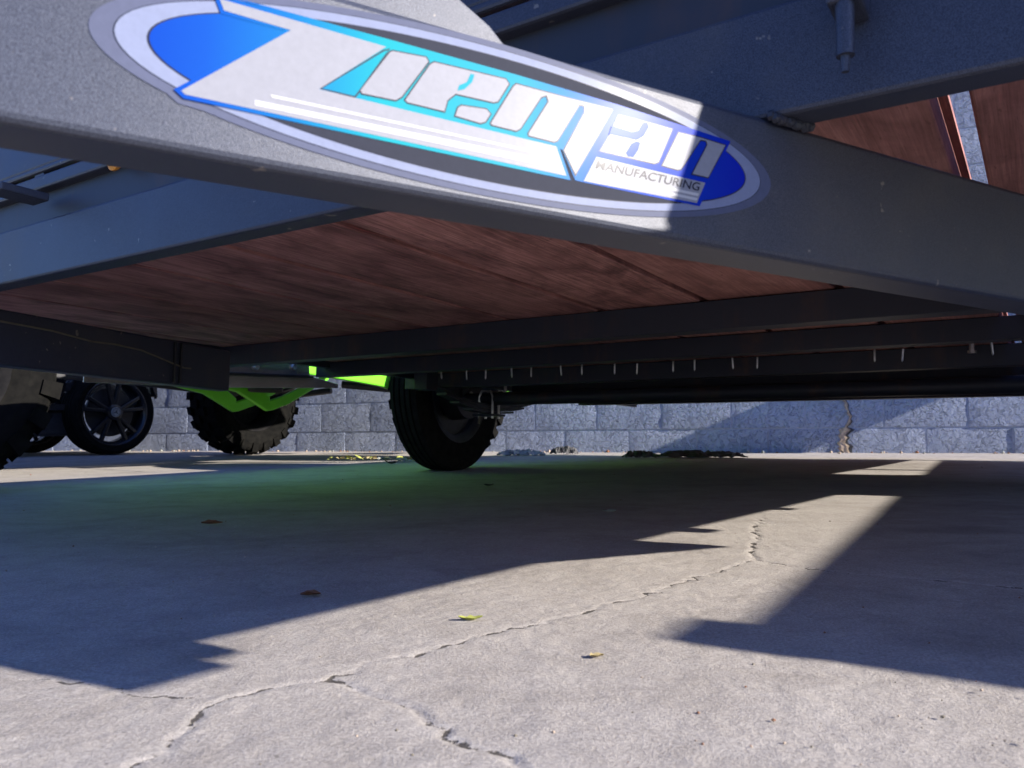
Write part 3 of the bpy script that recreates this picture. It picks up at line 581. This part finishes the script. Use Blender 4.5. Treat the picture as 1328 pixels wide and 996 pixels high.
def make_utv():
    root = empty('side_by_side_buggy', vehicle_frame(2.2, 3.42), 'lime green off-road buggy with knobby tyres parked left of the trailer', 'buggy')
    for (x, y) in ((-1.36, -.97), (1.1, -.82), (1.1, .86), (-1.25, .86)): knobby(root, x, y, .35, .27, 1 if y > 0 else -1)
    G = lambda a, b: (a - 2.2, b - 3.42)
    zc = lambda c: c + .10          # trailer height to height over the pavement here
    # skid plate and chassis
    MB().box(-1.25, .35, -.42, .42, .46, .50).build('skid_plate', 'dark', root, bevel=.01)
    # green rear cradle: a V seen from the side
    for y0, y1 in ((.0, .03), (.28, .31)):
        for poly in ([(.10, .43), (.20, .395), (.40, .355), (.575, .265), (.60, .26), (.60, .335), (.47, .43), (.35, .47)], [(.58, .26), (.62, .265), (.73, .30), (1.02, .445), (1.01, .475), (.70, .345), (.58, .31)]):
            MB().prism(poly, y0, y1, lambda u, v, h: (u, h, v)).build('cradle_plate', 'green', root, bevel=.006)
    MB().box(.44, .66, -.04, -.01, .355, .60).build('gearbox', 'dark', root, bevel=.03)
    for s in (-1, 1):
        for x in (-1.25, 1.1):
            mb = MB(); mb.tube([(x - .25 * (1 if x < 0 else 1), s * .28, .40), (x, s * .70, .35)], .02, 8); mb.tube([(x + .2, s * .28, .40), (x, s * .70, .35)], .02, 8); mb.tube([(x, s * .25, .45), (x, s * .70, .37)], .018, 8); mb.build('suspension_arm', 'dark', root, smooth=True)
            mb = MB(); mb.tube([(x + .05, s * .55, .40), (x + .02, s * .40, .62)], .035, 12); mb.tube([(x + .02, s * .40, .62), (x, s * .33, .80)], .022, 10); mb.build('shock_absorber', 'dark', root, smooth=True)
        sill = [(-1.05, .56), (-.75, .48), (-.20, .43), (.30, .405), (.56, .385), (.72, .37), (.84, .348), (.98, .40), (1.0, .52), (.30, .56), (-.75, .62)]
        MB().prism(sill, 0, .03, lambda u, v, h: (u, s * (.66 + h), v)).build('side_sill', 'green' if s < 0 else 'dark', root, bevel=.008)
        poly = [(-1.25, .64), (-.75, .625), (.30, .565), (1.0, .525), (1.10, .74), (1.55, .80), (1.50, .98), (.60, 1.05), (.2, .78), (-.45, .78), (-.75, .98), (-1.35, .86)]
        MB().prism(poly, 0, .03, lambda u, v, h: (u, s * (.66 + h), v)).build('side_panel', 'green' if s < 0 else 'black', root, bevel=.008)
    MB().prism([(-1.38, .84), (-.75, .98), (-.75, .94), (-1.38, .80)], -.66, .66, lambda u, v, h: (u, h, v)).build('hood', 'green', root, bevel=.01)
    MB().prism([(.60, 1.05), (1.52, .98), (1.52, .94), (.60, 1.01)], -.66, .66, lambda u, v, h: (u, h, v)).build('cargo_lid', 'green', root, bevel=.01)
    MB().box(1.50, 1.62, -.55, .55, .52, .60).build('rear_bumper', 'dark', root, bevel=.015); MB().prism([(1.55, .27), (1.85, .30), (1.85, .36), (1.55, .50)], -.72, -.62, lambda u, v, h: (u, h, v)).build('tail_bracket', 'green', root, bevel=.01)
    MB().box(-1.62, -1.40, -.40, .40, .42, .72).build('front_bumper', 'dark', root, bevel=.03)
    for s in (-.33, .33):
        MB().box(-.05, .45, s - .25, s + .25, .62, .78).build('seat', 'vinyl', root, bevel=.05); MB().box(.42, .58, s - .24, s + .24, .72, 1.32).build('backrest', 'vinyl', root, bevel=.05)
        mb = MB(); mb.tube([(-.72, s * 2, .96), (-.25, s * 1.85, 1.78), (.65, s * 1.8, 1.80), (1.15, s * 1.8, 1.02)], .025, 10); mb.build('cage_tube', 'dark', root, smooth=True)
    for x, z in ((-.25, 1.78), (.65, 1.80)):
        mb = MB(); mb.tube([(x, -.60, z), (x, .60, z)], .025, 10); mb.build('cage_tube', 'dark', root, smooth=True)
    mb = MB(); mb.lathe([(-.012, .165), (0, .177), (.012, .165), (0, .153)], n=28); q = mb.build('steering_wheel', 'dark', root, smooth=True); q.location = (-.38, -.33, 1.02); q.rotation_euler = (0, 0, math.pi / 2)
make_utv()
def make_cart():
    root = empty('golf_cart', vehicle_frame(2.99 - .83, 5.33 + .55), 'black golf cart with glossy black split spoke wheels by the block wall', 'golf cart')
    def cart_wheel(x, y, s):
        r, w, ri = .288, .20, .222; rim = MB(); rim.lathe([(-.085, ri + .006), (-.08, ri - .006), (-.05, ri - .02), (.06, ri - .022), (.082, ri - .010), (.092, ri), (.09, ri + .008)], n=48, closed=False)
        ro = rim.build('wheel', 'black', root, smooth=True); ro.location = (x, y, r); ro.rotation_euler = (0, 0, 0 if s > 0 else math.pi)
        MB().lathe(tyre_prof(r, ri + .003, w, True), n=64).build('tyre', 'rubber2', ro, smooth=True)
        MB().lathe([(.02, .0), (.02, .165), (.0, .165), (.0, 0)], n=32, closed=False).build('brake_disc', 'dark', ro, smooth=True)
        for k in range(5):
            for d in (-.2, .2):
                t = 2 * math.pi * k / 5 + .3; t1 = t + d * .55; t2 = t + d; e = Vector((math.cos(t1), 0, math.sin(t1))) * .045; f = Vector((math.cos(t2), 0, math.sin(t2))) * (ri - .012)
                u = Vector((-math.sin(t), 0, math.cos(t))); P = []
                for (q, yy, hw) in ((e, .050, .017), (f, .056, .017)):
                    P.append((q, yy, hw))
                m = MB(); (q0, y0, h0), (q1, y1, h1) = P; V = lambda q, y, k_: tuple(q + u * k_ + Vector((0, y, 0)))
                m.hexa([V(q0, y0, -h0), V(q1, y1, -h1), V(q1, y1, h1), V(q0, y0, h0), V(q0, y0 + .026, -h0 * .7), V(q1, y1 + .022, -h1 * .7), V(q1, y1 + .022, h1 * .7), V(q0, y0 + .026, h0 * .7)])
                m.build('spoke', 'black', ro, bevel=.004)
        MB().lathe([(.045, .058), (.088, .052), (.094, .038), (.094, 0)], n=32, closed=False).build('hub', 'black', ro, smooth=True)
        MB().lathe([(.094, .034), (.0985, .031), (.0985, 0)], n=32, closed=False).build('centre_cap', 'board', ro, smooth=True)
        em = MB(); em.lathe([(.0986, .0275), (.1000, .0275), (.1000, .0245), (.0986, .0245)], n=32)
        for k in range(3):
            t = math.pi / 2 + .25 + k * 2 * math.pi / 3; q = Vector((math.cos(t), 0, math.sin(t))); u = Vector((-math.sin(t), 0, math.cos(t)))
            em.add([tuple(u * .006 + Vector((0, .0992, 0))), tuple(q * .026 + Vector((0, .0994, 0))), tuple(-u * .006 + Vector((0, .0992, 0))), tuple(-q * .003 + Vector((0, .1006, 0)))], [(0, 1, 3), (1, 2, 3)])
        em.build('star_emblem', 'dark', ro)
    for (x, y) in ((.83, -.45), (-.83, -.45), (.83, .45), (-.83, .45)): cart_wheel(x, y - (.1 if y < 0 else -.1), -1 if y < 0 else 1)
    for s in (-1, 1):
        poly = [(-1.15, .45), (-1.13, .36), (-.98, .34)] + [(-.83 + .34 * math.cos(t), .30 + .34 * math.sin(t)) for t in np.linspace(2.9, .25, 9)] + [(-.3, .30), (.3, .30)] + [(.83 + .34 * math.cos(t), .30 + .34 * math.sin(t)) for t in np.linspace(2.9, .25, 9)] + [(1.17, .40), (1.15, .62), (.95, .90), (.62, .93), (.55, .42), (.1, .40), (-.05, .68), (-.9, .74), (-1.15, .70)]
        MB().prism(poly, 0, .03, lambda u, v, h: (u, s * (.56 + h), v)).build('body_side', 'black', root, bevel=.006)
    MB().prism([(1.17, .40), (1.15, .62), (.95, .90), (.62, .93), (.60, .90), (.93, .87), (1.12, .60), (1.14, .40)], -.56, .56, lambda u, v, h: (u, h, v)).build('front_cowl', 'black', root, bevel=.01)
    MB().box(-1.12, 1.10, -.53, .53, .30, .34).build('floor_pan', 'dark', root); MB().box(-.95, .60, -.50, .50, .13, .30).build('battery_box', 'dark', root, bevel=.02)
    MB().box(-.75, -.1, -.54, .54, .69, .80).build('seat', 'vinyl', root, bevel=.04); MB().box(-.80, -.70, -.54, .54, .85, 1.2).build('backrest', 'vinyl', root, bevel=.04)
    MB().box(-1.0, .85, -.58, .58, 1.80, 1.85).build('roof', 'black', root, bevel=.02)
    for x, x2 in ((.70, .60), (-.85, -.80)):
        for s in (-.52, .52): mb = MB(); mb.tube([(x, s, .72), (x2, s, 1.81)], .018, 8); mb.build('roof_post', 'dark', root, smooth=True)
    mb = MB(); mb.lathe([(-.012, .165), (0, .177), (.012, .165), (0, .153)], n=28); q = mb.build('steering_wheel', 'dark', root, smooth=True); q.location = (.38, -.25, 1.02); q.rotation_euler = (0, 0, math.pi / 2)
make_cart()
def make_shadow_flatbed():
    # added unseen on the right so its deck edge shades the pavement in view
    rot = Matrix.Rotation(math.radians(2.9), 4, 'Z'); fr = vehicle_frame(.872, -1.432) @ rot
    root = empty('shadow_flatbed', fr, 'grey flatbed trailer added unseen just right of the view to cast a shadow', 'trailer')
    z = .62
    MB().box(0, .06, -2.0, .0, z - .02, z + .08).build('front_beam', 'frame', root, bevel=.004)
    MB().box(-.01, .07, .0, .07, z - .01, z + .07).build('front_stop', 'frame', root, bevel=.004)
    for y in (-.055, -2.0): MB().box(.061, 3.35, y, y + .055, z - .02, z + .08).build('side_rail', 'frame', root, bevel=.004)
    for i in range(10): y = -1.943 + i * .1885; MB().box(.062, 3.35, y, y + .186, z + .03, z + .07).build('plank', 'wood', root, bevel=.003)
    for x in (.6, 1.3, 2.0, 2.7): MB().box(x, x + .05, -1.944, -.056, z - .02, z + .029).build('crossmember', 'under', root)
    mb = MB(); mb.tube([(2.0, -1.9, .33), (2.0, -.1, .33)], .03, 10); mb.build('axle', 'under', root, smooth=True)
    for y in (-1.84, -.36):
        ro = MB().lathe(rim_prof(.19, .2, .05), n=32).build('wheel', 'dark', root, smooth=True); ro.location = (2.0, y, .33); MB().lathe(tyre_prof(.33, .198, .2), n=48).build('tyre', 'rubber', ro, smooth=True)
        MB().lathe([(0, .19), (.01, .0), (.02, 0), (.015, .19)], n=32).build('disc', 'dark', ro, smooth=True)
    for s in (-.3, -1.7): mb = MB(); mb.tube([(0, s, z), (-1.0, -1.0, z - .05)], .04, 6); mb.build('tongue_beam', 'frame', root)
make_shadow_flatbed()

def make_shadow_box():  # unseen box, added to throw the diagonal shadow across the wall
    fr = frame(WD, WN, Vector((0, 0, 1)), WN * WALL_D); root = empty('shadow_box', fr, 'grey steel box added unseen on the block wall to cast a shadow', 'box')
    x0 = 3.25 - 5.154 * .3621; MB().box(x0, x0 + .36, -.24, -.001, .90, 1.13).build('case', 'alu', root, bevel=.006); MB().box(x0 + .02, x0 + .34, -.249, -.2405, .92, 1.11).build('lid', 'alu', root, bevel=.002)
    mb = MB(); mb.tube([(x0 + .3, -.03, 1.13), (x0 + .3, -.03, 2.6)], .016, 10); mb.build('conduit', 'alu', root, smooth=True)
make_shadow_box()
# ------------------------------------------------------------------ litter
def leaf(name, x, y, L, w, rz, m, label, curl=.25, group=None):
    n = 6; vs = []; fs = []; rr = random.Random(int(x * 1000) + 5)
    for i in range(n + 1):
        t = i / n; ww = w * math.sin(math.pi * min(.97, .06 + t * .92)) ** .8 * (1 + rr.uniform(-.18, .18))
        for k in (-1, 0, 1): vs.append(((t - .5) * L, k * ww / 2, L * (.06 + curl * (t - .5) ** 2 * 2) + abs(k) * ww * rr.uniform(.12, .32)))
    for i in range(n):
        for k in range(2): q = i * 3 + k; fs.append((q, q + 1, q + 4, q + 3))
    k0 = len(vs); vs2 = vs + [(v[0], v[1], v[2] - .0006) for v in vs]
    o = MB().add(vs2, fs + [tuple(i + k0 for i in reversed(f)) for f in fs]).build(name, m, None, smooth=True)
    o.location = (x, y, ground_z(x, y) + .002); o.rotation_euler = (0, 0, rz); tag(o, label, 'leaf', group); return o
leaf('dry_leaf', -.036, .704, .021, .009, .1, 'leafg', 'small yellow green leaf on the sunlit concrete above the crack')
leaf('dry_leaf', .062, .593, .011, .007, .3, 'leaf', 'tiny pale leaf alone on the sunlit concrete below the crack', .1)
leaf('dry_leaf', -.528, 1.413, .036, .022, .4, 'leafb', 'brown curled leaf in the shade at left, before the trailer tyre', .1)
leaf('dry_leaf', -.203, .814, .020, .013, .2, 'leafb', 'dark leaf in the front shadow, middle left of the concrete', .06)
leaf('dry_leaf', -.064, 2.222, .040, .020, .9, 'tarp', 'dark curled leaf in deep shade just in front of the trailer tyre', .2)
leaf('dry_leaf', .187, 1.541, .030, .016, .3, 'board', 'pale flat leaf in the deep shade left of the sunlit patch', .15)
leaf('dry_leaf', -.535, 3.55, .07, .035, .2, 'tarp', 'dark folded leaf at the outer foot of the trailer tyre', .5)
def leaf_litter():
    rr = random.Random(12); mb = MB()
    for i in range(60):
        t = rr.random(); p = Vector((-.95 + .55 * t ** .7, 4.02 - .28 * t, 0)); x = p.x + rr.gauss(0, .02); y = p.y + rr.gauss(0, .05); L = rr.uniform(.015, .055); a = rr.uniform(0, 6.3); z = ground_z(x, y) + .002
        d = Vector((math.cos(a), math.sin(a), rr.uniform(-.1, .5))) * L / 2; w = Vector((-math.sin(a), math.cos(a), rr.uniform(-.3, .6))) * L * .28; c = Vector((x, y, z + L * .35))
        v = [c - d, c - d * .1 + w, c + d, c + d * .1 - w, c + Vector((0, 0, L * .12))]
        mb.add(v, [(0, 1, 4), (1, 2, 4), (2, 3, 4), (3, 0, 4)], rr.choice((0, 0, 1, 2)))
    o = mb.build('leaf_litter', ['leaf', 'leafg', 'board']); tag(o, 'drift of small dry leaves on the sunlit strip left of the trailer tyre', 'leaves', kind='stuff')
leaf_litter()
def crumple(name, x, y, L, D, H, rz, m, seed, label, cat):
    rr = np.random.RandomState(seed); nx, ny = 22, 12; vs = []; fs = []
    for j in range(ny + 1):
        for i in range(nx + 1):
            u = i / nx * 2 - 1; v = j / ny * 2 - 1; e = max(0, 1 - max(abs(u) ** 3, abs(v) ** 3)); 
            vs.append((u * L / 2 + rr.uniform(-.5, .5) * L / nx * 1.3, v * D / 2 * (1 - .35 * abs(math.sin(u * 5 + seed))) + rr.uniform(-.5, .5) * D / ny, .004 + H * (e ** .5) * (.25 + .75 * rr.rand()) + (.0 if e > 0 else rr.uniform(0, H * .25))))
    for j in range(ny):
        for i in range(nx): q = j * (nx + 1) + i; fs.append((q, q + 1, q + nx + 2, q + nx + 1))
    k0 = len(vs); vs += [(a, b, c - .002) for a, b, c in vs]; fs += [tuple(i + k0 for i in reversed(f)) for f in fs]
    o = MB().add(vs, fs).build(name, m); o.location = (x, y, ground_z(x, y)); o.rotation_euler = (0, 0, rz); tag(o, label, cat)
crumple('crumpled_tarp', 0.93, 3.95, .44, .16, .038, -.2, 'tarp', 3, 'low crumpled dark tarp lying before the wall, longest of the scraps', 'tarp')
crumple('plastic_scrap', .64, 4.0, .16, .10, .040, .1, 'tarp', 8, 'small torn dark scrap at the left end of the crumpled tarp', 'scrap')
crumple('cardboard_scrap', .05, 4.45, .26, .12, .038, .1, 'board', 5, 'grey green torn card lying just behind the trailer tyre', 'scrap')
crumple('plastic_scrap', .30, 4.6, .16, .08, .05, -.1, 'tarp', 12, 'dark curled scrap of plastic between the torn card and tarp', 'scrap')
def wall_grit():
    rr = random.Random(31); mb = MB(); Wb = WN * WALL_D
    for i in range(420):
        u = rr.uniform(-6.5, 3); d = abs(rr.gauss(0, .05)) + .004; p = Wb + WD * u - WN * d; r = rr.choice((.003, .004, .006, .009, .014)) * rr.uniform(.6, 1.2); z = ground_z(p.x, p.y) + r * .3
        vs = [Vector((rr.uniform(.6, 1) * a, rr.uniform(.6, 1) * b, rr.uniform(.4, .8) * c)) * r + Vector((p.x, p.y, z)) for a, b, c in ((1, 0, 0), (-1, 0, 0), (0, 1, 0), (0, -1, 0), (0, 0, 1), (0, 0, -1))]
        vs = [Vector((p.x + (v.x - p.x), p.y + (v.y - p.y), v.z)) for v in vs]
        mb.add(vs, [(0, 2, 4), (2, 1, 4), (1, 3, 4), (3, 0, 4), (2, 0, 5), (1, 2, 5), (3, 1, 5), (0, 3, 5)], rr.choice((0, 0, 1, 2)))
    o = mb.build('wall_grit', ['tan', 'leafb', 'board']); tag(o, 'loose grit and crumbs gathered along the foot of the block wall', 'grit', kind='stuff')
wall_grit()
def ground_grit():
    rr = random.Random(77); mb = MB()
    for i in range(520):
        y = .40 + 3.2 * rr.random() ** 2.2; x = rr.uniform(-.75, .8) * (y + .1); r = rr.choice((.0004, .0005, .0007, .0009, .0013)) * rr.uniform(.7, 1.3) * (1 + .5 * y); z = ground_z(x, y) + r * .3
        vs = [(x + rr.uniform(.6, 1) * a * r, y + rr.uniform(.6, 1) * b * r, z + rr.uniform(.4, .8) * c * r) for a, b, c in ((1, 0, 0), (-1, 0, 0), (0, 1, 0), (0, -1, 0), (0, 0, 1), (0, 0, -1))]
        mb.add(vs, [(0, 2, 4), (2, 1, 4), (1, 3, 4), (3, 0, 4), (2, 0, 5), (1, 2, 5), (3, 1, 5), (0, 3, 5)], rr.choice((0, 1, 2, 2)))
    o = mb.build('ground_grit', ['tan', 'leafb', 'rope']); tag(o, 'fine grit and specks of dirt strewn over the concrete', 'grit', kind='stuff')
ground_grit()
